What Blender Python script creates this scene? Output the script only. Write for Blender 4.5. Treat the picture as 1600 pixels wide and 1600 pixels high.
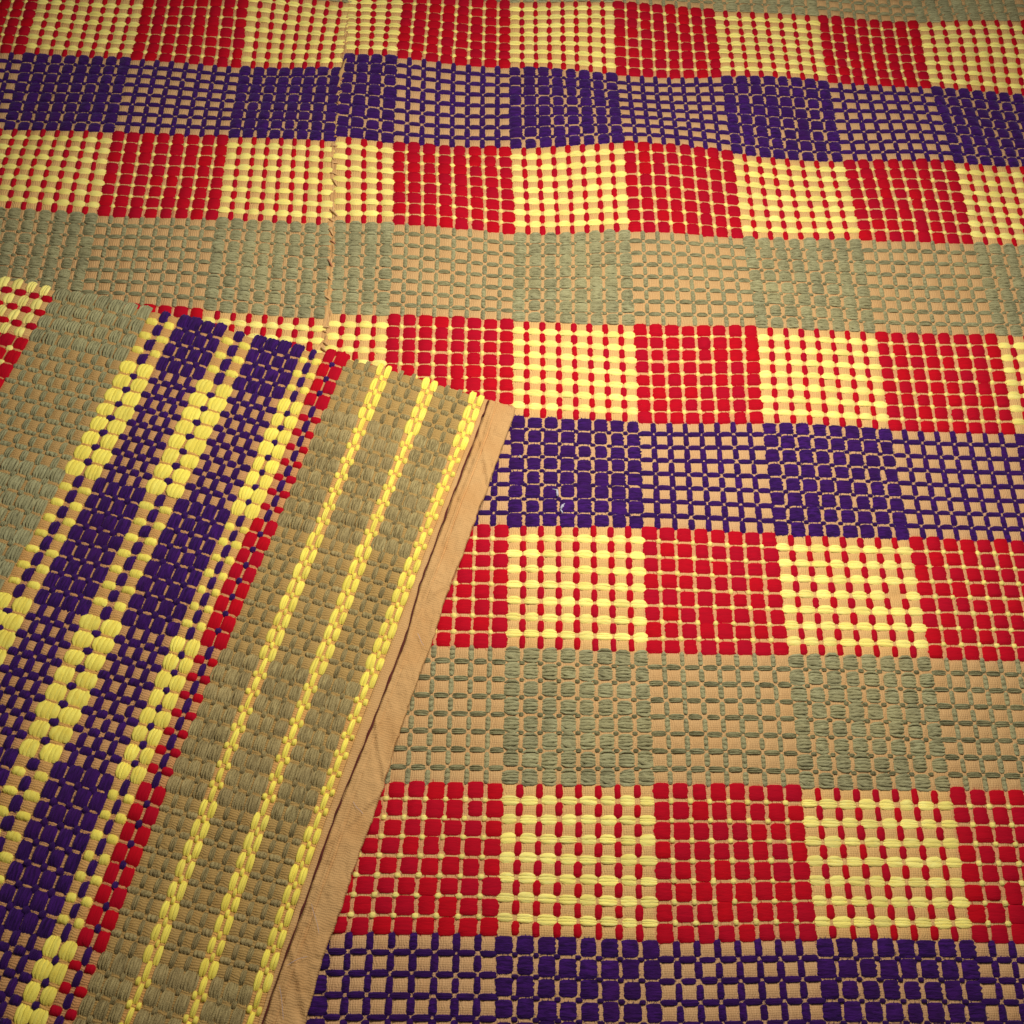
import bpy, math, random
import numpy as np
from mathutils import Matrix, Vector

# ------------------------------------------------------------------ camera, light, exposure
scene = bpy.context.scene
for o in list(bpy.data.objects):
    bpy.data.objects.remove(o)
col = scene.collection
CAM_LOC=[-0.01561, -0.25684, 0.41315]
CAM_ROT=[[0.998811, -0.029044, -0.039153], [0.008102, 0.890877, -0.454172], [0.048071, 0.453315, 0.890053]]
BAND=0.052842
BLOCK = 0.056            # width of one woven block, metres
cam_data = bpy.data.cameras.new('camera')
cam_data.sensor_width = 36.0
cam_data.lens = 36.0 * 1750 / 1600
cam_data.clip_start = 0.01
cam_data.clip_end = 50
cam = bpy.data.objects.new('camera', cam_data)
m = Matrix([list(r) + [0] for r in CAM_ROT] + [[0, 0, 0, 1]])
cam.matrix_world = Matrix.Translation(CAM_LOC) @ m
col.objects.link(cam)
scene.camera = cam

world = bpy.data.worlds.new('World')
scene.world = world
world.use_nodes = True
bg = world.node_tree.nodes['Background']
bg.inputs['Color'].default_value = (1.0, 0.93, 0.80, 1)
bg.inputs['Strength'].default_value = 0.10

def area_lamp(name, loc, target, size, power, color):
    ld = bpy.data.lights.new(name, 'AREA')
    ld.shape = 'DISK'
    ld.size = size
    ld.energy = power
    ld.color = color
    o = bpy.data.objects.new(name, ld)
    o.location = loc
    o.rotation_euler = (Vector(target) - Vector(loc)).to_track_quat('-Z', 'Y').to_euler()
    col.objects.link(o)
    return o
area_lamp('falloff_lamp', (0.07, 0.03, 0.34), (0.01, 0.0, 0.0), 0.13, 1.72, (1.0, 0.95, 0.84))  # added unseen lamp, hung close so the light falls off towards the corners

scene.render.engine = 'CYCLES'
vs = scene.view_settings
vs.view_transform = 'Standard'
vs.look = 'None'
vs.exposure = 0.0
vs.gamma = 1.0
vs.use_curve_mapping = False

# ------------------------------------------------------------------ measured lie of the cloth (metres)
GR=np.array([[[-0.08731,0.26341],[-0.08473,0.21496],[-0.085,0.15938],[-0.08137,0.10511],[-0.07954,0.05251],[-0.0809,-0.00046],[-0.08263,-0.05276],[-0.08378,-0.10594],[-0.08452,-0.15887],[-0.08601,-0.21139]],[[-0.05858,0.26439],[-0.05897,0.21472],[-0.05777,0.15793],[-0.05479,0.1045],[-0.05417,0.05221],[-0.05355,-0.00049],[-0.05478,-0.05268],[-0.05557,-0.1057],[-0.05595,-0.15905],[-0.05871,-0.21124]],[[-0.00098,0.2628],[-0.00054,0.21325],[0.00028,0.15693],[0.00258,0.1023],[0.00207,0.05112],[0.00219,-0.0003],[0.00103,-0.05257],[0.00079,-0.10525],[0.00017,-0.15866],[-0.00144,-0.21131]],[[0.05492,0.26409],[0.05486,0.21157],[0.05673,0.16269],[0.05771,0.10662],[0.05757,0.05141],[0.05766,-0.00016],[0.05672,-0.05198],[0.05629,-0.10621],[0.05599,-0.15805],[0.05509,-0.21244]],[[0.11028,0.26533],[0.11045,0.21315],[0.11112,0.15928],[0.11226,0.105],[0.11364,0.05242],[0.11202,0.00091],[0.11234,-0.05259],[0.11214,-0.10558],[0.11125,-0.15769],[0.11057,-0.21129]],[[0.16703,0.26207],[0.16618,0.21143],[0.16825,0.15857],[0.1693,0.10585],[0.16959,0.05268],[0.16803,-0.0006],[0.16842,-0.0532],[0.16846,-0.10602],[0.16831,-0.15754],[0.16713,-0.21096]],[[0.22233,0.26223],[0.22146,0.21153],[0.22426,0.15865],[0.22498,0.10661],[0.22568,0.05258],[0.22426,0.00017],[0.22433,-0.05301],[0.2244,-0.10577],[0.2241,-0.1579],[0.22339,-0.21084]],[[0.27918,0.2645],[0.27855,0.21133],[0.27988,0.15879],[0.28096,0.10623],[0.28128,0.05287],[0.28058,6e-05],[0.2803,-0.05274],[0.28039,-0.10574],[0.28012,-0.15789],[0.2794,-0.21084]]])
GL=np.array([[[-0.24852,0.25721],[-0.24715,0.20601],[-0.24836,0.15725],[-0.24764,0.10519],[-0.2464,0.05346]],[[-0.19454,0.25848],[-0.19386,0.20617],[-0.19379,0.15487],[-0.19275,0.10335],[-0.19224,0.05316]],[[-0.13962,0.25878],[-0.13872,0.20642],[-0.13861,0.15632],[-0.13758,0.10382],[-0.13655,0.05069]],[[-0.08687,0.25741],[-0.08823,0.20497],[-0.08818,0.15578],[-0.08577,0.10372],[-0.08388,0.04948]]])
MA=np.array([[-0.08706,0.25741],[0.0538,-0.00042],[0.00066,-0.05148]])
MF=np.array([[-0.01474,0.00963],[-0.01453,-0.05362],[-0.05042,0.01224]])
GF=np.array([[[-0.01276,0.00607],[-0.03241,0.01615],[-0.05228,0.02001],[-0.06976,0.02432],[-0.08906,0.02621],[-0.12394,0.04009],[-0.15892,0.0448],[-0.1992,0.05493]],[[-0.02102,-0.02094],[-0.03933,-0.01287],[-0.06115,-0.00832],[-0.07672,-0.00223],[-0.09795,0.00209],[-0.13216,0.01179],[-0.16637,0.01566],[-0.20545,0.0287]],[[-0.03804,-0.07183],[-0.05721,-0.06594],[-0.07601,-0.06028],[-0.09229,-0.05563],[-0.11034,-0.05419],[-0.145,-0.04574],[-0.17781,-0.03949],[-0.22243,-0.02578]],[[-0.05052,-0.12529],[-0.07083,-0.12],[-0.08971,-0.11591],[-0.10486,-0.1117],[-0.12629,-0.10633],[-0.16131,-0.09866],[-0.19457,-0.0906],[-0.24195,-0.07939]],[[-0.06615,-0.17655],[-0.08532,-0.17198],[-0.10525,-0.16784],[-0.12148,-0.16337],[-0.13952,-0.16098],[-0.17319,-0.15404],[-0.20751,-0.14517],[-0.25682,-0.1327]],[[-0.07929,-0.23158],[-0.09804,-0.22649],[-0.117,-0.22236],[-0.13332,-0.21697],[-0.15383,-0.2138],[-0.18802,-0.2061],[-0.22091,-0.19928],[-0.26989,-0.18722]]])
HEM_GAP=np.array([[0.077,-0.15],[0.581,-0.14],[0.802,-0.131],[1.284,-0.126],[1.707,-0.116],[2.117,-0.142],[2.759,-0.118],[3.372,-0.084],[4.03,-0.087],[4.455,-0.076],[4.642,-0.08]])
HEM_EDGE=np.array([[0.042,-0.353],[0.15,-0.379],[0.493,-0.364],[0.843,-0.36],[0.98,-0.35],[1.399,-0.338],[1.742,-0.318],[2.069,-0.327],[2.648,-0.307],[3.107,-0.323],[3.418,-0.321],[3.552,-0.315],[3.675,-0.311],[3.782,-0.315],[4.04,-0.316],[4.16,-0.309],[4.291,-0.312],[4.398,-0.315],[4.582,-0.332]])
SELVEDGE=np.array([[-0.012,4.212],[-0.037,3.95],[-0.009,3.661],[-0.025,2.876],[-0.044,2.638],[-0.038,2.372],[-0.048,2.193],[0.002,1.9],[0.003,1.571],[-0.009,1.385],[-0.054,1.244],[-0.028,1.01],[-0.048,0.844],[-0.029,0.681],[-0.015,0.52],[0.001,0.393],[0.012,0.251],[0.016,0.128],[0.039,0.005],[0.054,-0.099],[0.042,-0.353]])
rng = np.random.default_rng(7)
random.seed(7)

def catmull(G, fi, fj):
    """smooth interpolation of a grid of 2-vectors at fractional indices"""
    def w(t):
        return (-.5*t + t*t - .5*t**3, 1 - 2.5*t*t + 1.5*t**3, .5*t + 2*t*t - 1.5*t**3, -.5*t*t + .5*t**3)
    n, k = G.shape[:2]
    fi = np.clip(fi, 0, n - 1); fj = np.clip(fj, 0, k - 1)
    i = np.minimum(np.floor(fi).astype(int), n - 2); j = np.minimum(np.floor(fj).astype(int), k - 2)
    wi = w(fi - i); wj = w(fj - j)
    out = 0
    for a in range(4):
        ia = np.clip(i + a - 1, 0, n - 1)
        for b in range(4):
            jb = np.clip(j + b - 1, 0, k - 1)
            out = out + (wi[a] * wj[b])[..., None] * G[ia, jb]
    return out

COLS_R = np.array([-1.5, -1, 0, 1, 2, 3, 4, 5])
ROWS_R = np.arange(10.0)
def ideal_r(c, v): return np.stack([c * BLOCK, -(v - 5) * BAND], -1)
RES_R = GR - ideal_r(COLS_R[:, None] + 0 * ROWS_R, 0 * COLS_R[:, None] + ROWS_R)
COLS_L = np.array([-3., -2, -1, 0])
ROWS_L = np.arange(5.0)
def ideal_l(c, v): return MA[0] + c[..., None] * MA[1] + v[..., None] * MA[2]
RES_L = GL - ideal_l(COLS_L[:, None] + 0 * ROWS_L, 0 * COLS_L[:, None] + ROWS_L)
A_F = np.array([0, .5, 1.5, 2.5, 3.5, 4.5])
B_F = np.array([0, .385, .77, 1.09, 1.46, 2.145, 2.80, 3.65])
def ideal_f(a, b): return MF[0] + a[..., None] * MF[1] + b[..., None] * MF[2]
B_FI = np.array([0, .385, .77, 1.09, 1.46, 2.145, 2.80, 3.75])
RES_F = GF - ideal_f(A_F[:, None] + 0 * B_F, 0 * A_F[:, None] + B_F)
_a = (A_F[:, None] + 0 * B_F).ravel(); _b = (0 * A_F[:, None] + B_F).ravel()
def poly_f(a, b): return np.stack([a ** 0, a, b, a * a, a * b, b * b, a ** 3, a * a * b, a * b * b], -1)
COEF_F = np.linalg.lstsq(poly_f(_a, _b), RES_F.reshape(-1, 2), rcond=None)[0]
def res_f(a, b): return poly_f(np.clip(a, 0, 4.6), np.clip(b, -.35, 3.7)) @ COEF_F
INV_F = np.linalg.inv(np.stack([MF[1], MF[2]], 1))

# the line along which the lower left corner of the cloth is folded over
CORNER = np.array([0.0024, 0.0031])
HEM_V = 15.1
ANG = math.radians(-52.3)
N_F = np.array([-math.sin(ANG), math.cos(ANG)])
D_F = (CORNER[1] + (HEM_V - 5) * BAND) / (2 * N_F[1])
P_F = CORNER - D_F * N_F
def side(xy): return (xy - P_F) @ N_F

Z_FLAP = 0.0062
def wave(xy):
    x, y = xy[..., 0], xy[..., 1]
    top = 1 / (1 + np.exp(-(y - 0.10) / 0.035))
    z = 0.0006 * np.sin(x * 47 + y * 21 + 1.2) + 0.0005 * np.sin(y * 61 - x * 30)
    z = z + top * (0.0009 * np.sin(x * 62 - y * 34 + 0.6) + 0.0006 * np.sin(x * 31 + y * 75))
    return z
def map_right(c, v):
    xy = ideal_r(c, v) + catmull(RES_R, np.interp(c, COLS_R, np.arange(8)), v)
    return np.concatenate([xy, wave(xy)[..., None]], -1)
def map_left(c, v):
    xy = ideal_l(c, v) + catmull(RES_L, c + 3, v)
    return np.concatenate([xy, wave(xy)[..., None]], -1)
def map_flap(a, b):
    xy = ideal_f(a, b) + res_f(a, b)
    x, y = xy[..., 0], xy[..., 1]
    z = Z_FLAP + 0.0005 * np.sin(x * 70 + y * 35) + 0.0004 * np.sin(y * 90 - x * 25)
    return np.concatenate([xy, z[..., None]], -1)
def flap_ab(xy): return (xy - MF[0]) @ INV_F.T
def flap_curve(c):
    """a measured line on the flap, in cloth coordinates"""
    xy = ideal_f(c[:, 0], c[:, 1]); q = c.copy()
    for _ in range(8): q = flap_ab(xy - res_f(q[:, 0], q[:, 1]))
    return q
HEM_GAP = flap_curve(HEM_GAP); HEM_EDGE = flap_curve(HEM_EDGE); SELVEDGE = flap_curve(SELVEDGE)

RC = np.array(CAM_ROT); CC = np.array(CAM_LOC)
def to_pixel(p):
    q = (p - CC) @ RC
    return np.stack([800 + 1750 * q[..., 0] / -q[..., 2], 800 - 1750 * q[..., 1] / -q[..., 2]], -1)

# ------------------------------------------------------------------ materials
class NT:
    def __init__(s, name):
        s.m = bpy.data.materials.new(name); s.m.use_nodes = True
        s.n = s.m.node_tree.nodes; s.l = s.m.node_tree.links
        s.b = s.n['Principled BSDF']
    def add(s, t, **kw):
        x = s.n.new(t)
        for k, v in kw.items():
            if k == 'inp':
                for a, b in v.items():
                    if hasattr(b, 'is_output'): s.l.new(b, x.inputs[a])
                    else: x.inputs[a].default_value = b
            else: setattr(x, k, v)
        return x
    def math(s, op, a, b=None, c=None):
        x = s.add('ShaderNodeMath', operation=op)
        for i, v in enumerate((a, b, c)):
            if v is None: continue
            if hasattr(v, 'is_output'): s.l.new(v, x.inputs[i])
            else: x.inputs[i].default_value = v
        return x.outputs[0]
    def mix(s, fac, a, b, blend='MIX'):
        x = s.add('ShaderNodeMix', data_type='RGBA', blend_type=blend)
        for i, v in ((0, fac), (6, a), (7, b)):
            if hasattr(v, 'is_output'): s.l.new(v, x.inputs[i])
            else: x.inputs[i].default_value = v if i == 0 else (*v, 1)
        return x.outputs[2]

def yarn_material(name, light, dark, other, strands=8.0, streak=0.5, bump=0.5, sheen=0.2, dist=0.0004, tint=None):
    t = NT(name)
    uv = t.add('ShaderNodeUVMap', uv_map='UVMap')
    at = t.add('ShaderNodeAttribute', attribute_name='rnd')
    oi = t.add('ShaderNodeObjectInfo')
    r = t.math('FRACT', t.math('ADD', at.outputs['Fac'], oi.outputs['Random']))
    xyz = t.add('ShaderNodeSeparateXYZ', inp={0: uv.outputs[0]})
    cx = t.add('ShaderNodeCombineXYZ', inp={0: t.math('MULTIPLY', xyz.outputs[0], 1.6),
               1: t.math('MULTIPLY', xyz.outputs[1], strands), 2: t.math('MULTIPLY', r, 53.0)})
    nz = t.add('ShaderNodeTexNoise', inp={'Vector': cx.outputs[0], 'Scale': 1.0, 'Detail': 3.0, 'Roughness': 0.65})
    ramp = t.add('ShaderNodeMapRange', inp={0: nz.outputs[0], 1: 0.33, 2: 0.66})
    c = t.mix(t.math('MULTIPLY', ramp.outputs[0], streak), light, dark)
    # slow fading of the dye over the cloth
    geo = t.add('ShaderNodeNewGeometry')
    n2 = t.add('ShaderNodeTexNoise', inp={'Vector': geo.outputs['Position'], 'Scale': 38.0, 'Detail': 3.0})
    f2 = t.add('ShaderNodeMapRange', inp={0: n2.outputs[0], 1: 0.42, 2: 0.72})
    c = t.mix(t.math('MULTIPLY', f2.outputs[0], 0.7), c, other)
    hs = t.add('ShaderNodeHueSaturation', inp={'Color': c, 'Hue': t.add('ShaderNodeMapRange', inp={0: r, 3: 0.498, 4: 0.502}).outputs[0],
               'Value': t.add('ShaderNodeMapRange', inp={0: r, 3: 0.90, 4: 1.08}).outputs[0]})
    t.l.new(hs.outputs[0], t.b.inputs['Base Color'])
    t.b.inputs['Roughness'].default_value = 0.88
    t.b.inputs['Specular IOR Level'].default_value = 0.18
    t.b.inputs['Sheen Weight'].default_value = sheen
    t.b.inputs['Sheen Roughness'].default_value = 0.5
    t.b.inputs['Sheen Tint'].default_value = (*(tint or light), 1)
    fz = t.add('ShaderNodeTexNoise', inp={'Vector': geo.outputs['Position'], 'Scale': 2600.0, 'Detail': 2.0})
    h = t.math('ADD', nz.outputs[0], t.math('MULTIPLY', fz.outputs[0], 0.35))
    bp = t.add('ShaderNodeBump', inp={'Height': h, 'Strength': bump, 'Distance': dist})
    t.l.new(bp.outputs[0], t.b.inputs['Normal'])
    return t.m

def cotton_material(name, base, dark, plain=False):
    t = NT(name)
    uv = t.add('ShaderNodeUVMap', uv_map='UVMap')
    xyz = t.add('ShaderNodeSeparateXYZ', inp={0: uv.outputs[0]})
    wob = t.add('ShaderNodeTexNoise', inp={'Vector': uv.outputs[0], 'Scale': 330.0, 'Detail': 3.0})
    ux = t.math('ADD', xyz.outputs[0], t.math('MULTIPLY', wob.outputs[0], 0.0022))
    rib = t.math('MULTIPLY_ADD', t.math('SINE', t.math('MULTIPLY', ux, 2 * math.pi / 0.00088)), 0.5, 0.5)
    uy = t.math('ADD', xyz.outputs[1], t.math('MULTIPLY', wob.outputs[0], 0.0006))
    pick = t.math('MULTIPLY_ADD', t.math('SINE', t.math('MULTIPLY', uy, 2 * math.pi / 0.00075)), 0.5, 0.5)
    fz = t.add('ShaderNodeTexNoise', inp={'Vector': uv.outputs[0], 'Scale': 1500.0, 'Detail': 3.0, 'Roughness': 0.7})
    h = t.math('ADD', t.math('MULTIPLY', rib, 0.5 if plain else 0.9), t.math('ADD', t.math('MULTIPLY', pick, 0.4 if plain else 0.35), fz.outputs[0]))
    c = t.mix(t.math('MULTIPLY', t.math('SUBTRACT', 1.0, rib), 0.18 if plain else 0.32), base, dark)
    g = t.add('ShaderNodeMapRange', inp={0: fz.outputs[0], 1: 0.35, 2: 0.7})
    c = t.mix(t.math('MULTIPLY', g.outputs[0], 0.28), c, dark)
    big = t.add('ShaderNodeTexNoise', inp={'Vector': uv.outputs[0], 'Scale': 55.0, 'Detail': 4.0})
    b2 = t.add('ShaderNodeMapRange', inp={0: big.outputs[0], 1: 0.45, 2: 0.75})
    c = t.mix(t.math('MULTIPLY', b2.outputs[0], 0.5 if plain else 0.3), c, (base[0] * .82, base[1] * .66, base[2] * .5))
    if not plain:
        at = t.add('ShaderNodeAttribute', attribute_name='bleed_tint')
        c = t.mix(1.0, c, at.outputs['Color'], 'MULTIPLY')
    t.l.new(c, t.b.inputs['Base Color'])
    t.b.inputs['Roughness'].default_value = 0.92
    t.b.inputs['Specular IOR Level'].default_value = 0.15
    bp = t.add('ShaderNodeBump', inp={'Height': h, 'Strength': 0.55, 'Distance': 0.0003})
    t.l.new(bp.outputs[0], t.b.inputs['Normal'])
    return t.m

M = {
 'red': yarn_material('red_wool', (0.50, 0.000, 0.014), (0.34, 0.000, 0.010), (0.42, 0.0, 0.011), 9, 0.6, 0.5, 0.0),
 'yellow': yarn_material('yellow_wool', (0.97, 0.88, 0.29), (0.80, 0.58, 0.10), (0.95, 0.80, 0.19), 8, 0.5, 0.8, 0.06),
 'purple': yarn_material('purple_wool', (0.058, 0.007, 0.165), (0.012, 0.001, 0.034), (0.036, 0.003, 0.075), 9, 0.95, 1.0, 0.30, 0.0006, (0.30, 0.20, 0.55)),
 'lemon': yarn_material('lemon_wool', (0.95, 0.84, 0.17), (0.76, 0.54, 0.05), (0.92, 0.76, 0.11), 8, 0.55, 0.8, 0.04),
 'olive': yarn_material('olive_wool', (0.41, 0.395, 0.22), (0.16, 0.14, 0.07), (0.40, 0.36, 0.18), 8, 0.7, 1.0, 0.05, 0.0009),
 'khaki': yarn_material('khaki_wool', (0.46, 0.37, 0.17), (0.17, 0.12, 0.05), (0.46, 0.35, 0.16), 8, 0.75, 1.0, 0.05, 0.0009),
 'cotton': cotton_material('tan_cotton', (0.70, 0.44, 0.21), (0.40, 0.21, 0.085)),
 'hem': cotton_material('tan_hem_cotton', (0.64, 0.385, 0.165), (0.40, 0.205, 0.075), True),
}
def plain_material(name, color, rough=0.9, scale=900.0):
    t = NT(name)
    geo = t.add('ShaderNodeNewGeometry')
    nz = t.add('ShaderNodeTexNoise', inp={'Vector': geo.outputs['Position'], 'Scale': scale, 'Detail': 3.0})
    c = t.mix(nz.outputs[0], tuple(x * 1.25 for x in color), tuple(x * 0.7 for x in color))
    t.l.new(c, t.b.inputs['Base Color'])
    t.b.inputs['Roughness'].default_value = rough
    return t.m
M['thread'] = plain_material('dark_red_sewing_thread', (0.10, 0.012, 0.008))
M['seam'] = plain_material('tan_seam_thread', (0.66, 0.40, 0.18))
M['seam_red'] = plain_material('rust_seam_thread', (0.50, 0.21, 0.11))
M['lint'] = plain_material('white_lint', (0.46, 0.44, 0.56))
M['floor'] = plain_material('grey_brown_floor', (0.20, 0.15, 0.10), 0.7, 40.0)

# ------------------------------------------------------------------ yarn float prototypes
def proto(kind, seed, lod, loose, hairs=6):
    """a bundle of strands: s along the weft, t across it, z up; unit half sizes"""
    r = np.random.default_rng(seed)
    ns, nt = ((3, 8) if lod else (2, 3))
    if kind != 'thick_wide' and lod: nt = 6
    rid = {'thick_wide': 4, 'thick_narrow': 3, 'thin_wide': 3, 'thin_narrow': 3}[kind]
    depth = {'thick_wide': .20, 'thick_narrow': .14, 'thin_wide': .26, 'thin_narrow': .1}[kind]
    round_ = {'thick_wide': (.10, 4.0), 'thick_narrow': (.18, 3.0), 'thin_wide': (.22, 2.6), 'thin_narrow': (.28, 2.2)}[kind]
    if loose: depth = {'thick_wide': .5, 'thick_narrow': .4, 'thin_wide': .5, 'thin_narrow': .3}[kind]
    if loose and lod and kind == 'thick_wide': nt, rid = 10, 5
    ss = np.linspace(-1, 1, ns + 1)
    if ns == 3: ss = np.array([-1, -.5, .5, 1])
    tt = np.linspace(-1, 1, nt + 1)
    V = []; UV = []
    bow = r.normal(0, .04)
    jit = r.normal(0, .07, (nt + 1, 2))
    for j, t in enumerate(tt):
        L = 1 - round_[0] * abs(t) ** round_[1]
        for i, s in enumerate(ss):
            e = 0.0
            if abs(s) > .99: e = jit[j, int(s > 0)]
            # the bundle is pinched where it dives under the warp
            pinch = 1 - (.07 if kind != 'thin_wide' else .10 if hairs > 8 else .24) * abs(s) ** 3
            x = s * L * (1 + e)
            y = t * pinch + bow * (1 - s * s)
            prof = (1 - abs(t) ** 4.5) ** .5 * (1 - .22 * abs(s) ** 4)
            z = prof * (1 - depth * (0.5 + 0.5 * math.cos(math.pi * rid * (t + 1))) * (1 if abs(t) < .97 else 0))
            if abs(t) > .97: z = -.3
            elif abs(s) > .99: z = z * .5 - .15
            z += r.normal(0, .035)
            V.append((x, y, z)); UV.append(((s + 1) / 2, (t + 1) / 2))
    n = ns + 1
    Fc = [(j * n + i, j * n + i + 1, (j + 1) * n + i + 1, (j + 1) * n + i) for j in range(nt) for i in range(ns)]
    # wool hairs standing off the edges
    for q in range(hairs if lod else 0):
        sd = r.integers(4)
        w = r.uniform(-.85, .85)
        x0, y0, dx, dy = [(.85, w, 1, r.normal(0, .5)), (-.85, w, -1, r.normal(0, .5)), (w, .8, r.normal(0, .8), 1), (w, -.8, r.normal(0, .8), -1)][sd]
        l = r.uniform(.18, .42); wd = .028
        nrm = math.hypot(dx, dy); dx /= nrm; dy /= nrm
        b = len(V)
        z0 = r.uniform(.25, .6)
        for k, (f, hw) in enumerate(((0, 1), (.6, .7), (1, .15))):
            for sg in (-1, 1):
                V.append((x0 + dx * l * f - dy * wd * hw * sg, y0 + dy * l * f + dx * wd * hw * sg, z0 + .25 * f - .5 * f * f))
                UV.append((.5, .5))
        Fc += [(b, b + 1, b + 3, b + 2), (b + 2, b + 3, b + 5, b + 4)]
    return np.array(V), np.array(UV), np.array(Fc)
NVAR = 6
KINDS = ('thick_wide', 'thick_narrow', 'thin_wide', 'thin_narrow')
def strands(kind, seed, n, halfw):
    """loosely spun wool: separate strands lying over a flat core"""
    r = np.random.default_rng(seed)
    Vp, Up, Fp = proto(kind, seed, 0, 0)
    Vp = Vp * np.array([.96, .93, .62])
    V = [tuple(x) for x in Vp]; UV = [tuple(x) for x in Up]; Fc = [tuple(x) for x in Fp]
    ss = np.array([-1, -.45, .45, 1])
    for k in range(n):
        t = (-1 + (2 * k + 1) / n) * .9
        hw = halfw * 2 / n * r.uniform(.85, 1.15)
        L = (1 - .16 * abs(t) ** 3) * r.uniform(.93, 1.05)
        lean = r.normal(0, .07); zt = (1 - .30 * abs(t) ** 2.5) * r.uniform(.80, 1.10); bow = .10 * t + r.normal(0, .05)
        b = len(V)
        for i, s in enumerate(ss):
            hh = hw * (1 - .45 * abs(s) ** 2.5)
            yc = t * (1 - .12 * abs(s) ** 2) + lean * s + bow * (1 - s * s)
            zc = zt * (1 - .55 * abs(s) ** 2.4) - (.18 if abs(s) > .9 else 0)
            for q, (dy, dz) in enumerate(((-1, -.42), (-.5, 0), (.5, 0), (1, -.42))):
                V.append((s * L, yc + dy * hh, zc + dz * (.9 if kind.startswith('thick') else 1.0))); UV.append(((s + 1) / 2, (k + q / 3) / n))
        for i in range(3):
            for q in range(3):
                Fc.append((b + i * 4 + q, b + (i + 1) * 4 + q, b + (i + 1) * 4 + q + 1, b + i * 4 + q + 1))
    Fc = [f if ((np.array(V[f[1]]) - V[f[0]])[0] * (np.array(V[f[3]]) - V[f[0]])[1] - (np.array(V[f[1]]) - V[f[0]])[1] * (np.array(V[f[3]]) - V[f[0]])[0]) >= 0 else f[::-1] for f in Fc]
    return np.array(V), np.array(UV), np.array(Fc)
def style(color, kind):
    """how loosely the wool of a colour is spun"""
    if color in ('olive', 'khaki'): return 1
    if color == 'purple': return 3
    return 2 if color in ('yellow', 'lemon') and kind.endswith('wide') else 0
PROTO = {(k, v, l, q): proto(k, 100 * i + v, l, q) for i, k in enumerate(KINDS) for v in range(NVAR) for l in (0, 1) for q in (0, 1)}
for i, k in enumerate(KINDS):
    for v in range(NVAR):
        PROTO[(k, v, 1, 1)] = strands(k, 900 + 10 * i + v, 5 if k == 'thick_wide' else 3, .50)
        PROTO[(k, v, 1, 2)] = strands(k, 1900 + 10 * i + v, 4 if k == 'thick_wide' else 3 if v % 2 else 2, .80)
        PROTO[(k, v, 1, 3)] = proto(k, 2900 + 10 * i + v, 1, 0, 16)
        PROTO[(k, v, 0, 2)] = PROTO[(k, v, 0, 3)] = PROTO[(k, v, 0, 0)]

def make_mesh(name, V, Fc, UV=None, mat=None, rnd=None, color=None, smooth=True):
    me = bpy.data.meshes.new(name)
    me.vertices.add(len(V)); me.vertices.foreach_set('co', np.ascontiguousarray(V, np.float32).ravel())
    Fc = np.asarray(Fc, np.int32); k = Fc.shape[1]
    me.loops.add(Fc.size); me.loops.foreach_set('vertex_index', Fc.ravel())
    me.polygons.add(len(Fc)); me.polygons.foreach_set('loop_start', np.arange(0, Fc.size, k, dtype=np.int32))
    me.update(calc_edges=True)
    if smooth: me.polygons.foreach_set('use_smooth', np.ones(len(Fc), bool))
    if UV is not None:
        ul = me.uv_layers.new(name='UVMap')
        ul.data.foreach_set('uv', np.ascontiguousarray(UV[Fc.ravel()], np.float32).ravel())
    if rnd is not None:
        a = me.attributes.new('rnd', 'FLOAT', 'POINT'); a.data.foreach_set('value', np.ascontiguousarray(rnd, np.float32))
    if color is not None:
        a = me.attributes.new('bleed_tint', 'FLOAT_COLOR', 'POINT'); a.data.foreach_set('color', np.ascontiguousarray(color, np.float32).ravel())
    if mat is not None: me.materials.append(mat)
    return me
def link(name, data, parent=None):
    o = bpy.data.objects.new(name, data); col.objects.link(o)
    if parent is not None: o.parent = parent
    return o

PROTO_MESH = {}
def proto_mesh(kind, var, color):
    key = (kind, var, color)
    if key not in PROTO_MESH:
        V, UV, Fc = PROTO[(kind, var, 1, style(color, kind))]
        PROTO_MESH[key] = make_mesh(color + '_yarn_float', V, Fc, UV, M[color])
    return PROTO_MESH[key]

# ------------------------------------------------------------------ the weave draft
WIDE, NARROW = 0.74, 0.26
def block_columns(u0, u1, tp, wides=8):
    """wide and narrow warp groups of one block, from u0 to u1"""
    tot = wides * WIDE + (wides - 1) * NARROW
    out = []; x = 0
    for i in range(wides):
        out.append((x, x + WIDE, 1, tp)); x += WIDE
        if i < wides - 1: out.append((x, x + NARROW, 0, tp)); x += NARROW
    return [(u0 + (u1 - u0) * a / tot, u0 + (u1 - u0) * b / tot, w, t) for a, b, w, t in out]
def weft_rows(v0, v1, seq):
    """seq of (thickness, colour, thick?, phase); phase +1: floats over the wide warps of P blocks"""
    tot = sum(s[0] for s in seq); out = []; x = 0
    for w, c, th, ph in seq:
        out.append((v0 + (v1 - v0) * x / tot, v0 + (v1 - v0) * (x + w) / tot, c, th, ph)); x += w
    return out
def alternating(n, thick, thin, phase):
    s = []
    for i in range(n):
        s.append((WIDE, thick, 1, phase))
        if i < n - 1: s.append((NARROW, thin, 0, -phase))
    return s
BAND_SEQ = {'RY': alternating(8, 'red', 'yellow', 1), 'P': alternating(8, 'purple', 'purple', -1), 'O': alternating(8, 'olive', 'olive', -1)}
BAND_NAME = {'RY': 'red_and_yellow_band', 'P': 'purple_band', 'O': 'olive_band'}
CYCLE = ['RY', 'P', 'RY', 'O']
BLEED = {'lemon': (1.18, 1.20, .85), 'red': (1.05, .82, .84), 'yellow': (1.03, 1.02, .86), 'purple': (.98, .92, 1.02), 'olive': (.93, .93, .90), 'khaki': (.84, .86, .76), None: (1, 1, 1)}

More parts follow.
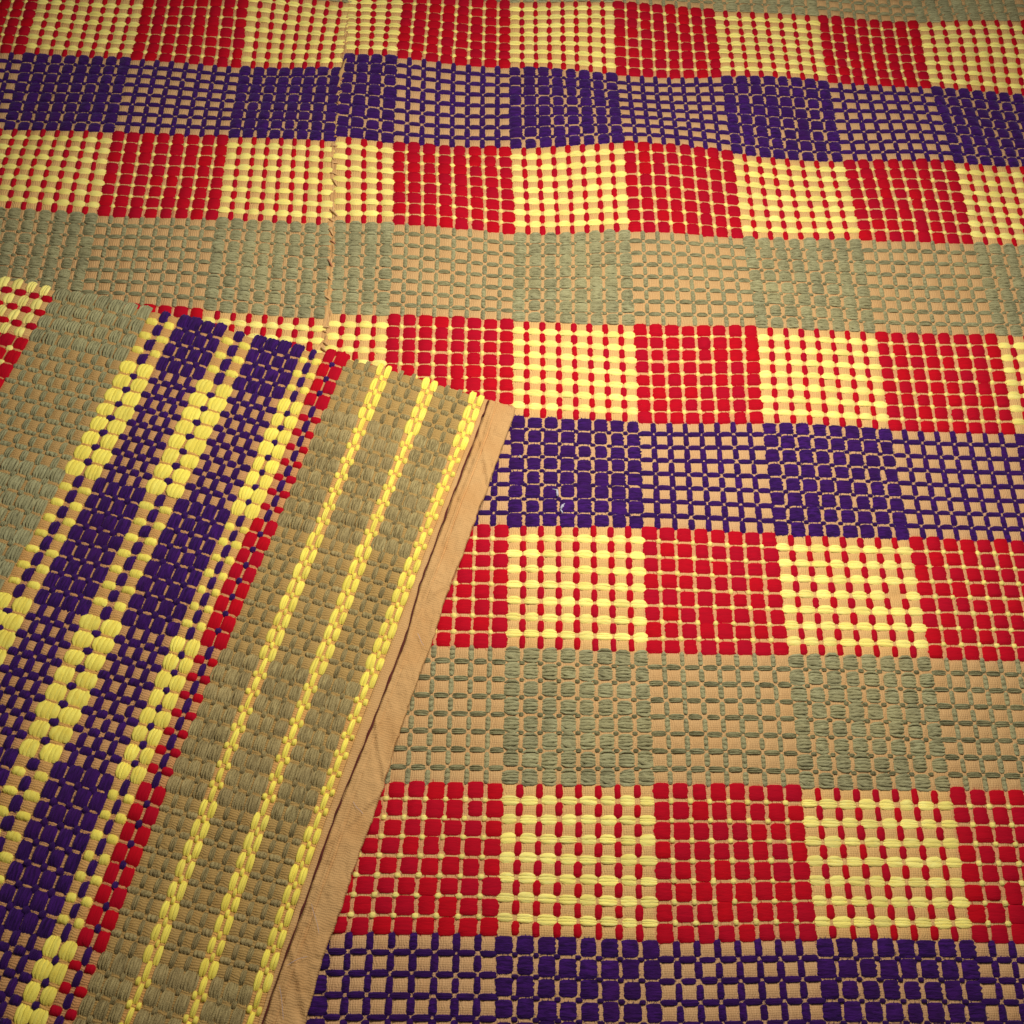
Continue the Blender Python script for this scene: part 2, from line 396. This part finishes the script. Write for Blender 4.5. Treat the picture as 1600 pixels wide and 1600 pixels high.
coverlet = bpy.data.objects.new('woven_coverlet', None)
coverlet.empty_display_size = 0.1
coverlet.location = (0, 0, 0)
col.objects.link(coverlet)
coverlet['label'] = 'red, yellow, purple and olive checked handwoven wool coverlet with one corner folded over'
coverlet['category'] = 'coverlet'

SIZE_MAIN = {'thick_wide': (1.13, 1.34, .0015), 'thick_narrow': (1.40, 1.12, .0011), 'thin_wide': (1.12, 1.72, .0012), 'thin_narrow': (1.12, 1.20, .0010)}
SIZE_FLAP = {'thick_wide': (1.26, 1.28, .0016), 'thick_narrow': (1.75, 1.08, .0013), 'thin_wide': (1.08, 2.1, .0014), 'thin_narrow': (1.6, 1.9, .0012)}
FLOATS = []     # dictionaries of arrays, one per (band object, colour, kind)

def sym(n): return np.linspace(-1, 1, n + 1)

def build_band(name, cols, rows, mapping, keep, scale_uv, edge_drop=None, label=None, missing=None, face=0):
    """ground cloth of one band and the list of its floats"""
    cu = np.array([(c[0], c[1]) for c in cols]); cw = np.array([c[2] for c in cols]); ct = np.array([c[3] for c in cols])
    U = []; ci = []; cs = []
    for k in range(len(cols)):
        n = 3 if cw[k] else 2
        for q in range(n + (1 if k == len(cols) - 1 else 0)):
            f = q / n
            U.append(cu[k, 0] + (cu[k, 1] - cu[k, 0]) * f); ci.append(k); cs.append(2 * f - 1)
    Vv = []; ri = []; rt = []
    for k, r in enumerate(rows):
        n = 3 if (r[1] - r[0]) * BAND > 0.0032 else 2
        for q in range(n + (1 if k == len(rows) - 1 else 0)):
            f = q / n
            Vv.append(r[0] + (r[1] - r[0]) * f); ri.append(k); rt.append(2 * f - 1)
    U = np.array(U); ci = np.array(ci); cs = np.array(cs); Vv = np.array(Vv); ri = np.array(ri); rt = np.array(rt)
    rth = np.array([r[3] for r in rows]); rph = np.array([r[4] for r in rows])
    over_wide = rph[:, None] * ct[None, :] > 0                    # rows x cols
    # covered by a float?
    cov = np.where(cw[None, :] == 1, over_wide, ~over_wide)
    plain = np.array([r[2] is None for r in rows])
    cov[plain] = False
    hz = np.where(cov, -0.0002, np.where(rth[:, None] == 1, np.where(cw[None, :] == 1, 0.00085, 0.0010), 0.0004))
    hz[plain] = 0.0002
    UU, VV = np.meshgrid(U, Vv)
    Hc = hz[np.ix_(ri, ci)]
    Z = Hc * (1 - cs[None, :] ** 4) * (1 - rt[:, None] ** 4)
    P = mapping(UU, VV)
    P[..., 2] += Z + rng.normal(0, 0.00003, Z.shape)
    if edge_drop is not None: P[..., 2] += edge_drop(UU, VV)
    bl = np.array([BLEED[r[2]] for r in rows])[ri]
    # colour bleeds from the neighbouring wool; stronger where the thick weft lies on top
    near = np.where(over_wide | np.array([r[2] in ('olive', 'khaki') for r in rows])[:, None], 1.0, 0.45)[np.ix_(ri, ci)]
    color = 1 + (bl[:, None, :] - 1) * near[..., None]
    if face: color = color * np.where(np.array([r[2] in ('olive', 'khaki') for r in rows])[ri][:, None, None], np.array([.82, .84, .72]), np.array([.93, .83, .72]))  # whole reverse-side ground tinted darker and more orange
    if rows[0][2] == 'red' and len(rows) > 5: color = np.where((ct[ci] < 0)[None, :, None], np.array([1.14, 1.13, .95]), color)
    color = np.concatenate([color, np.ones(color.shape[:2] + (1,))], -1)
    nr, nc = UU.shape
    idx = np.arange(nr * nc).reshape(nr, nc)
    Fq = np.stack([idx[:-1, :-1], idx[:-1, 1:], idx[1:, 1:], idx[1:, :-1]], -1).reshape(-1, 4)
    Pf = P.reshape(-1, 3)
    cen = Pf[Fq].mean(1)
    k = keep(cen, 0)
    Fq = Fq[k]
    if len(Fq) == 0: return None
    # orient upwards
    e1 = Pf[Fq[:, 1]] - Pf[Fq[:, 0]]; e2 = Pf[Fq[:, 3]] - Pf[Fq[:, 0]]
    flip = (e1[:, 0] * e2[:, 1] - e1[:, 1] * e2[:, 0]) < 0
    Fq[flip] = Fq[flip][:, ::-1]
    used = np.unique(Fq); re = np.full(nr * nc, -1); re[used] = np.arange(len(used))
    uv = np.stack([UU * scale_uv[0], VV * scale_uv[1]], -1).reshape(-1, 2)[used]
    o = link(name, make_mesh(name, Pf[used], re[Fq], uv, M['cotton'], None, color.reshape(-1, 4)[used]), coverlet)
    if label: o['label'] = label
    # floats
    for k, r in enumerate(rows):
        if r[2] is None: continue
        for wide in (1, 0):
            sel = np.where((cw == wide) & (over_wide[k] if wide else ~over_wide[k]))[0]
            if len(sel) == 0: continue
            kind = ('thick_' if r[3] else 'thin_') + ('wide' if wide else 'narrow')
            ku, kv, hgt = (SIZE_FLAP if face else SIZE_MAIN)[kind]
            if r[2] == 'purple' and not r[3] and not face: kv *= .80; ku *= 1.06
            if r[2] in ('purple', 'olive') and r[3] and not wide and not face: kv *= 1.14
            if r[2] == 'lemon' and r[3]: kv *= .88
            if r[2] in ('olive', 'khaki'):
                hgt *= 1.0 if wide else .9
                if face and r[3] and not wide: ku *= .72
                if face and not r[3]: kv *= .70; ku *= .9
                if not face and not r[3]: kv *= .70
                if not face and r[3] and not wide: ku *= .78; kv *= .9
            if r[2] == 'lemon' and not r[3]:      # chain of three fine yellow wefts
                kv = 1.12 if wide else .95; ku = 1.12 if wide else 1.5
            n = len(sel)
            uc = cu[sel].mean(1); du = (cu[sel, 1] - cu[sel, 0]) / 2 * ku * rng.normal(1, .065, n)
            vc = np.full(n, (r[0] + r[1]) / 2); dv = np.full(n, (r[1] - r[0]) / 2) * kv * rng.normal(1, .065, n)
            if missing is not None:
                keepm = np.array([not missing(u, v_) for u, v_ in zip(uc, vc)])
            else: keepm = np.ones(n, bool)
            vc = vc + dv * rng.normal(0, .05, n); uc = uc + du * rng.normal(0, .035, n)
            C = mapping(uc, vc)
            Eu = (mapping(uc + du, vc) - mapping(uc - du, vc)) / 2
            Ev = (mapping(uc, vc + dv) - mapping(uc, vc - dv)) / 2
            if edge_drop is not None: C[:, 2] += edge_drop(uc, vc)
            nz = np.cross(Eu, Ev); nz /= np.linalg.norm(nz, axis=1)[:, None]
            sg = np.sign(nz[:, 2]); nz *= sg[:, None]; Ev = Ev * sg[:, None]
            H = hgt * rng.normal(1, .08, n)
            Mx = np.stack([Eu, Ev, nz * H[:, None]], -1)
            ok = keep(C, 1) & keepm
            if not ok.any(): continue
            FLOATS.append(dict(par=o, color=r[2], kind=kind, C=C[ok], M=Mx[ok]))
    return o

# ------------------------------------------------------------------ which stretches of cloth exist
def under_flap(xy, margin):
    q = flap_ab(xy)
    return (q[..., 0] > 0.05 + margin) & (q[..., 1] > -0.32 + margin)
V_MIN, C_MAX = -4, 8
def keep_main(p, is_float):
    xy = p[..., :2]
    k = side(xy) > 0.001
    if is_float: k &= ~under_flap(xy, 0.18)
    return k
def keep_flap(p, is_float): return side(p[..., :2]) > 0.004

# border towards the hem, in flap order (from the hem inwards)
CH = 0.053
def chain(): return [(.9, 'lemon', 0, -1), (.7, 'lemon', 0, 1), (.9, 'lemon', 0, -1)]
BORDER = [('yellow_stripe', -CH, CH, chain()), ('olive_stripe', CH, .385 - CH, alternating(3, 'khaki', 'khaki', 1)),
          ('yellow_stripe', .385 - CH, .385 + CH, chain()), ('olive_stripe', .385 + CH, .77 - CH, alternating(3, 'khaki', 'khaki', 1)),
          ('yellow_stripe', .77 - CH, .77 + CH, chain()), ('olive_stripe', .77 + CH, 1.09, alternating(3, 'khaki', 'khaki', 1)),
          ('red_stripe', 1.09, 1.27, alternating(2, 'red', 'purple', -1)),
          ('yellow_stripe', 1.27, 1.46, alternating(2, 'lemon', 'purple', 1)),
          ('purple_stripe', 1.46, 1.875, alternating(4, 'purple', 'purple', -1)),
          ('yellow_stripe', 1.875, 2.145, alternating(2, 'lemon', 'purple', 1)),
          ('purple_stripe', 2.145, 2.54, alternating(4, 'purple', 'purple', -1)),
          ('yellow_stripe', 2.54, 2.80, alternating(2, 'lemon', 'purple', 1)),
          ('olive_band', 2.80, 3.65, alternating(7, 'olive', 'olive', -1))]

# ---- the flat cloth: right panel and left panel, band by band
cols_r = block_columns(-1.53, -1, -1, 4)
for c in range(-1, C_MAX): cols_r += block_columns(c, c + 1, 1 if c % 2 else -1)
cols_l = []
for c in range(-11, 0): cols_l += block_columns(c, c + (1.03 if c == -1 else 1), -1 if c % 2 else 1)
cols_l = block_columns(-11.5, -11, -1, 4) + cols_l
def lost_float(u, v): return abs(u - 2.80) < .03 and abs(v - 6.5) < .03
for b in range(V_MIN, 12):
    kind = CYCLE[b % 4]
    rows = weft_rows(b, b + 1, BAND_SEQ[kind])
    build_band(BAND_NAME[kind], cols_r, rows, map_right, keep_main, (BLOCK, BAND), missing=lost_float if b == 6 else None)
    build_band(BAND_NAME[kind], cols_l, rows, map_left, keep_main, (BLOCK, BAND))
for nm, b0, b1, seq in BORDER[::-1]:
    if nm == 'olive_band': continue
    s = HEM_V - .33
    v0, v1 = s - b1 * .985, s - b0 * .985
    rows = weft_rows(v0, v1, [(w, c, t, -p) for w, c, t, p in seq[::-1]])
    build_band(nm, cols_r, rows, map_right, keep_main, (BLOCK, BAND))
    build_band(nm, cols_l, rows, map_left, keep_main, (BLOCK, BAND))
rows = weft_rows(HEM_V - .33 + CH, HEM_V, [(1, None, 1, 1)] * 4)
build_band('plain_hem', cols_r, rows, map_right, keep_main, (BLOCK, BAND))
build_band('plain_hem', cols_l, rows, map_left, keep_main, (BLOCK, BAND))

# ---- the folded corner, reverse side up
cols_f = block_columns(0, .5, -1, 4)
for c in range(11): cols_f += block_columns(.5 + c, 1.5 + c, -1 if c % 2 else 1)
so = SELVEDGE[np.argsort(SELVEDGE[:, 1])]
def selvedge_a(b): return np.interp(b, so[:, 1], so[:, 0]) * 0.6
def map_flap_s(a, b):
    """the selvedge is not quite straight"""
    w = np.exp(-np.clip(a, 0, None) / .25)
    return map_flap(a + selvedge_a(b) * w, b)
def flap_drop(a, b): return -0.0042 * np.clip(1 - (a + .006) / .05, 0, 1) ** 2.2
for nm, b0, b1, seq in BORDER:
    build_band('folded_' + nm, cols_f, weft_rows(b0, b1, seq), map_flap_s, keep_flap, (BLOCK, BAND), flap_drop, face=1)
b = 3.65; i = 0
while b < 13.7:
    kind = ['RY', 'P', 'RY', 'O'][i % 4]
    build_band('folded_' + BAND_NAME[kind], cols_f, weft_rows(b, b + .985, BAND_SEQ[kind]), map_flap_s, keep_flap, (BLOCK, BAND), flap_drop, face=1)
    b += .985; i += 1
# ------------------------------------------------------------------ yarn floats: the 300 that show largest of each colour are parts, the rest stuff
LIMIT = 300
YARN = {'red': 'red', 'yellow': 'yellow', 'lemon': 'yellow', 'purple': 'purple', 'olive': 'olive', 'khaki': 'olive'}
big = {}
for gi, g in enumerate(FLOATS):
    px = to_pixel(g['C'])
    d = np.linalg.norm(g['C'] - CC, axis=1)
    inside = (px[:, 0] > 4) & (px[:, 0] < 1596) & (px[:, 1] > 4) & (px[:, 1] < 1596)
    g['near'] = (px[:, 0] > -60) & (px[:, 0] < 1660) & (px[:, 1] > -60) & (px[:, 1] < 1660)
    hid = np.zeros(len(px), bool)
    if not g['par'].name.startswith('folded'): hid = under_flap(g['C'][:, :2], -0.02)
    ar = np.linalg.norm(np.cross(g['M'][:, :, 0], g['M'][:, :, 1]), axis=1) * np.abs(g['C'][:, 2] - CC[2]) / d ** 3
    ar[~inside | hid] = 0
    g['single'] = np.zeros(len(px), bool)
    big.setdefault(YARN[g['color']], []).extend((a, gi, k) for k, a in enumerate(ar) if a > 0)
for c, l in big.items():
    l.sort(reverse=True)
    for a, gi, k in l[:LIMIT]: FLOATS[gi]['single'][k] = True
for g in FLOATS:
    for k in np.where(g['single'])[0]:
        o = link(YARN[g['color']] + '_yarn_float', proto_mesh(g['kind'], int(rng.integers(NVAR)), g['color']), g['par'])
        mx = Matrix(np.vstack([np.hstack([g['M'][k], g['C'][k][:, None]]), [0, 0, 0, 1]]).tolist())
        o.matrix_local = mx
groups = {}
for g in FLOATS: groups.setdefault((g['par'].name, g['color']), []).append(g)
for (pn, color), gl in groups.items():
    Vs = []; Us = []; Fs = []; Rs = []; off = 0
    for g in gl:
        rest = ~g['single']
        for lod in (0, 1):
            idx = np.where(rest & (g['near'] == bool(lod)))[0]
            if len(idx) == 0: continue
            var = rng.integers(0, NVAR, len(idx))
            for v in range(NVAR):
                ii = idx[var == v]
                if len(ii) == 0: continue
                pv, pu, pf = PROTO[(g['kind'], v, lod, style(color, g['kind']))]
                W3 = np.einsum('nij,kj->nki', g['M'][ii], pv) + g['C'][ii][:, None, :]
                n, k = W3.shape[:2]
                Vs.append(W3.reshape(-1, 3)); Us.append(np.tile(pu, (n, 1)))
                Fs.append((pf[None] + (np.arange(n) * k)[:, None, None]).reshape(-1, 4) + off)
                Rs.append(np.repeat(rng.random(n), k)); off += n * k
    if not Vs: continue
    o = link(YARN[color] + '_yarn_floats', make_mesh(color + '_yarn_floats', np.concatenate(Vs), np.concatenate(Fs), np.concatenate(Us), M[color], np.concatenate(Rs)), gl[0]['par'])
    o['kind'] = 'stuff'

# ------------------------------------------------------------------ tubes for threads
def tube(points, radius, sides=6, taper=False):
    P = np.asarray(points, float); n = len(P)
    T = np.gradient(P, axis=0); T /= np.linalg.norm(T, axis=1)[:, None] + 1e-12
    up = np.array([0, 0, 1.0])
    A = np.cross(T, up); A /= np.linalg.norm(A, axis=1)[:, None] + 1e-12
    B = np.cross(A, T)
    rad = np.full(n, radius) if np.isscalar(radius) else np.asarray(radius)
    if taper: rad = rad * np.clip(np.minimum(np.arange(n), np.arange(n)[::-1]) / 1.5 + .25, 0, 1)
    th = np.linspace(0, 2 * np.pi, sides, endpoint=False)
    V = P[:, None] + rad[:, None, None] * (np.cos(th)[None, :, None] * A[:, None] + np.sin(th)[None, :, None] * B[:, None])
    idx = np.arange(n * sides).reshape(n, sides)
    F = np.stack([idx[:-1], idx[1:], np.roll(idx[1:], -1, 1), np.roll(idx[:-1], -1, 1)], -1).reshape(-1, 4)
    return V.reshape(-1, 3), F
def join(parts):
    V = []; F = []; off = 0
    for v, f in parts: V.append(v); F.append(f + off); off += len(v)
    return np.concatenate(V), np.concatenate(F)

# ------------------------------------------------------------------ plain strip, sewn gap and hem along the folded corner
A_END = 0.0
while side(map_flap(np.array(A_END), np.array(-.2))[:2]) > 0.004 and A_END < 12: A_END += .02
def gap_b(a): return np.interp(a, HEM_GAP[:, 0], HEM_GAP[:, 1])
def edge_b(a): return np.interp(a, HEM_EDGE[:, 0], HEM_EDGE[:, 1])
def value_noise(x, seed, n=400):
    r = np.random.default_rng(seed).normal(0, 1, n)
    i = np.floor(x).astype(int) % n; f = x - np.floor(x); f = f * f * (3 - 2 * f)
    return r[i] * (1 - f) + r[(i + 1) % n] * f
def noise2(x, y, seed):
    G = np.random.default_rng(seed).normal(0, 1, (128, 128))
    i = np.floor(x).astype(int); j = np.floor(y).astype(int); f = x - i; g = y - j
    f = f * f * (3 - 2 * f); g = g * g * (3 - 2 * g)
    q = lambda a, b: G[a % 128, b % 128]
    return (q(i, j) * (1 - f) + q(i + 1, j) * f) * (1 - g) + (q(i, j + 1) * (1 - f) + q(i + 1, j + 1) * f) * g
def strip(name, b_of, zs_of, na, nb, mat):
    a = np.linspace(-.008, A_END, na); s = np.linspace(0, 1, nb)
    AA, SS = np.meshgrid(a, s)
    BB = b_of(AA, SS)
    P = map_flap_s(AA, BB)
    P[..., 2] += zs_of(AA, SS) + flap_drop(AA, BB)
    idx = np.arange(na * nb).reshape(nb, na)
    F = np.stack([idx[:-1, :-1], idx[:-1, 1:], idx[1:, 1:], idx[1:, :-1]], -1).reshape(-1, 4)
    Pf = P.reshape(-1, 3)
    e1 = Pf[F[:, 1]] - Pf[F[:, 0]]; e2 = Pf[F[:, 3]] - Pf[F[:, 0]]
    if np.median(e1[:, 0] * e2[:, 1] - e1[:, 1] * e2[:, 0]) < 0: F = F[:, ::-1]
    uv = np.stack([AA * BLOCK, BB * BAND], -1).reshape(-1, 2)
    o = link(name, make_mesh(name, Pf, F, uv, mat), coverlet)
    return o
# plain weave between the last yellow stripe and the sewn line
strip('plain_strip', lambda a, s: -CH + .004 + (gap_b(a) + .004 + CH - .004) * s,
      lambda a, s: 0.0004 * np.sin(np.pi * s) - 0.0006 * np.clip((s - .85) / .15, 0, 1) ** 2 + .00012 * value_noise(a * 9, 3) - 0.0006 * np.clip(1 - s / .1, 0, 1), 700, 9, M['hem'])
def hem_b(a, s):
    g = gap_b(a) - .006; e = edge_b(a) + .003 * value_noise(a * 14, 5) + .002 * value_noise(a * 40, 6)
    k = np.where(s < .8, s / .8, 1.0)
    curl = np.clip((s - .8) / .2, 0, 1)
    return g + (e - g) * k + .012 * (1 - np.cos(curl * np.pi / 2)) * 0 - .010 * np.sin(curl * np.pi) + .03 * np.clip(curl - .5, 0, 1)
def hem_z(a, s):
    k = np.clip(s / .8, 0, 1); curl = np.clip((s - .8) / .2, 0, 1)
    z = 0.0006 - 0.0006 * np.clip(1 - k / .05, 0, 1) ** 1.6
    on = np.clip(value_noise(a * 1.6, 11) * .8 + .75, 0, 1.3)
    pos = .30 + .05 * value_noise(a * 2.5, 12)
    z = z - 0.0006 * on * np.exp(-((k - pos) / .028) ** 2) + .0004 * on * np.exp(-((k - pos + .07) / .05) ** 2)
    for q, (sl, off) in enumerate(((.9, .3), (-.7, 1.9), (.8, 2.7), (-.9, 3.6), (.8, 4.2))):
        c = (a - off) * 2.2 - k * sl
        z = z + .00035 * np.exp(-(c / .07) ** 2) - .0003 * np.exp(-((c - .16) / .09) ** 2)
    z = z + .00028 * noise2(a * 4.2, k * 1.6, 13) + .00018 * noise2(a * 11, k * 3.7, 14) + .00012 * noise2(a * 31, k * 8, 15)
    z = z - 0.0045 * (1 - np.cos(curl * np.pi * .5)) - .0004 * curl
    return z
hem = strip('hem', hem_b, hem_z, 1100, 46, M['hem'])
hem['label'] = 'plain tan turned hem along the free edge of the folded corner'
# dark sewing thread lying in the gap
a = np.linspace(.0, A_END - .05, 900)
p = map_flap_s(a, gap_b(a) + .002 + .0025 * value_noise(a * 16, 21))
p[:, 2] += .0002 + flap_drop(a, gap_b(a)) + .00015 * value_noise(a * 21, 22)
v, f_ = tube(p, .00030 * (1 + .35 * value_noise(a * 12, 23)).clip(.35, 1.9), 6)
link('sewing_thread', make_mesh('sewing_thread', v, f_, None, M['thread']), hem)
# bright crease lines of the hem, added as thin pale tubes
for i, (a0, b0, a1, b1) in enumerate(((3.28, -.20, 3.35, -.30), (3.95, -.16, 4.12, -.28), (4.25, -.25, 4.33, -.13), (4.45, -.12, 4.62, -.22), (2.05, -.22, 2.12, -.30))):
    t = np.linspace(0, 1, 14)
    aa = a0 + (a1 - a0) * t + .006 * np.sin(t * 5 + i); bb = b0 + (b1 - b0) * t
    p = map_flap(aa, bb); p[:, 2] += .0018
    v, f_ = tube(p, .00006, 5, True)
    link('bright_crease_line', make_mesh('bright_crease_line', v, f_, None, M['lint']), hem)

# ------------------------------------------------------------------ underside of the folded corner and the rolled crease
u = np.array([N_F[1], -N_F[0]])
def line_hit(w, fn):   # parameter along the crease
    return fn
t0, t1 = -.60, .36
ts = np.linspace(t0, t1, 160); th = np.linspace(-math.pi / 2, math.pi / 2, 12)
zr = (Z_FLAP + 0.0) / 2
V = []
for t in ts:
    q = P_F + u * t
    for x in th:
        V.append((q[0] + N_F[0] * (0.006 - math.cos(x) * (zr + .004)), q[1] + N_F[1] * (0.006 - math.cos(x) * (zr + .004)), zr + math.sin(x) * zr))
V = np.array(V); idx = np.arange(len(V)).reshape(len(ts), 12)
F = np.stack([idx[:-1, :-1], idx[:-1, 1:], idx[1:, 1:], idx[1:, :-1]], -1).reshape(-1, 4)
uvf = np.stack([np.repeat(ts, 12), np.tile(th * .004, len(ts))], -1)
link('fold_crease', make_mesh('fold_crease', V, F, uvf, M['hem']), coverlet)
# lower face of the flap: keeps light out from below
na, nb = 60, 60
AA, BB = np.meshgrid(np.linspace(.012, 10.2, na), np.linspace(-.30, 13.4, nb))
P = map_flap(AA, BB); P[..., 2] -= .0022
idx = np.arange(na * nb).reshape(nb, na)
F = np.stack([idx[:-1, :-1], idx[:-1, 1:], idx[1:, 1:], idx[1:, :-1]], -1).reshape(-1, 4)
Pf = P.reshape(-1, 3); F = F[side(Pf[F].mean(1)[:, :2]) > .004]
link('flap_underside', make_mesh('flap_underside', Pf, F, np.stack([AA, BB], -1).reshape(-1, 2) * BLOCK, M['hem']), coverlet)

# ------------------------------------------------------------------ centre seam joining the two woven panels
vv = np.linspace(V_MIN, 6.2, 900)
lft = map_left(0 * vv, vv); rgt = map_right(0 * vv - 1.5, vv)
mid = (lft + rgt) / 2
wid = np.linalg.norm(lft - rgt, axis=1)
# the gap is filled by the turned panel edges
sx = np.linspace(-.05, 1.05, 13)
P = lft[:, None] * (1 - sx)[None, :, None] + rgt[:, None] * sx[None, :, None]
P[..., 2] += .0009 * (1 - (2 * sx[None] - 1) ** 2).clip(-.4, 1) * (1 + .3 * value_noise(vv * 9, 31))[:, None] + .0004 * noise2(vv[:, None] * 14, sx[None] * 2.0, 33) + .00025 * noise2(vv[:, None] * 37, sx[None] * 3.0, 34) - .0006 * np.exp(-((sx[None] - .45 - .12 * value_noise(vv * 5, 32)[:, None]) / .12) ** 2)
n, k = P.shape[:2]; idx = np.arange(n * k).reshape(n, k)
F = np.stack([idx[:-1, :-1], idx[1:, :-1], idx[1:, 1:], idx[:-1, 1:]], -1).reshape(-1, 4)
uvs = np.stack([np.tile(sx * .004, n), np.repeat(vv * BAND, k)], -1)
seam = link('centre_seam', make_mesh('centre_seam', P.reshape(-1, 3), F, uvs, M['hem']), coverlet)
seam['label'] = 'hand-sewn seam joining the two woven panels'
keep_v = [i for i in range(len(vv)) if 0 <= vv[i] <= 4.9]
# slanting whip stitches
for i, v0 in enumerate(np.arange(-.4, 4.75, .085)):
    v0 = v0 + random.gauss(0, .03)
    if random.random() < .25: continue
    t = np.linspace(0, 1, 7)
    vq = v0 + t * random.uniform(.03, .12)
    l_ = map_left(0 * vq, vq); r_ = map_right(0 * vq - 1.5, vq)
    s0 = random.uniform(-.1, .35); s1 = random.uniform(.55, 1.15)
    s = s0 + (s1 - s0) * t
    p = l_ * (1 - s)[:, None] + r_ * s[:, None]
    p[:, 2] += .0006 + .0009 * np.sin(np.pi * t)
    v, f_ = tube(p, random.uniform(.00025, .00045), 6, True)
    link('stitch', make_mesh('stitch', v, f_, None, M['seam_red'] if random.random() < .3 else M['seam']), seam)
p = mid.copy(); p[:, 2] += -.0002; p[:, 0] += .0004 * value_noise(vv * 7, 41)
v, f_ = tube(p[::2], .00045 * (1 + .5 * value_noise(vv[::2] * 10, 42)).clip(.3, 2), 6)
link('seam_thread', make_mesh('seam_thread', v, f_, None, M['seam']), seam)

# ------------------------------------------------------------------ a scrap of lint on the purple block
fib = []
rl = np.random.default_rng(5)
def at(x, y, z):
    d = RC @ np.array([(x - 800) / 1750, -(y - 800) / 1750, -1.0])
    return CC + d * ((z - CC[2]) / d[2])
for (x0, y0, x1, y1, r) in ((870, 764, 871, 776, .00055), (866, 765, 872, 766, .00022), (880, 788, 876, 796, .0005), (876, 796, 879, 802, .00036), (876, 794, 881, 790, .00040), (862, 764, 868, 765, .00015), (812, 711, 814, 716, .0003), (883, 786, 878, 792, .00025)):
    t = np.linspace(0, 1, 7)
    a0, a1 = at(x0, y0, .0019), at(x1, y1, .0019)
    p = a0[None] * (1 - t)[:, None] + a1[None] * t[:, None]
    p[:, :2] += rl.normal(0, .00008, (7, 2)); p[:, 2] += .0003 * np.sin(np.pi * t)
    fib.append(tube(p, r, 6, True))
v, f_ = join(fib)
lint = link('lint', make_mesh('lint', v - v.mean(0), f_, None, M['lint']))
lint.location = v.mean(0)
lint['label'] = 'tiny scrap of white lint lying on the dark purple block right of the folded corner'
lint['category'] = 'lint'

# ------------------------------------------------------------------ the surface below
fm = make_mesh('floor', np.array([(-2, -2, -.0035), (2, -2, -.0035), (2, 2, -.0035), (-2, 2, -.0035)]), np.array([(0, 1, 2, 3)]), None, M['floor'], smooth=False)
fl = link('floor', fm)
fl['kind'] = 'structure'
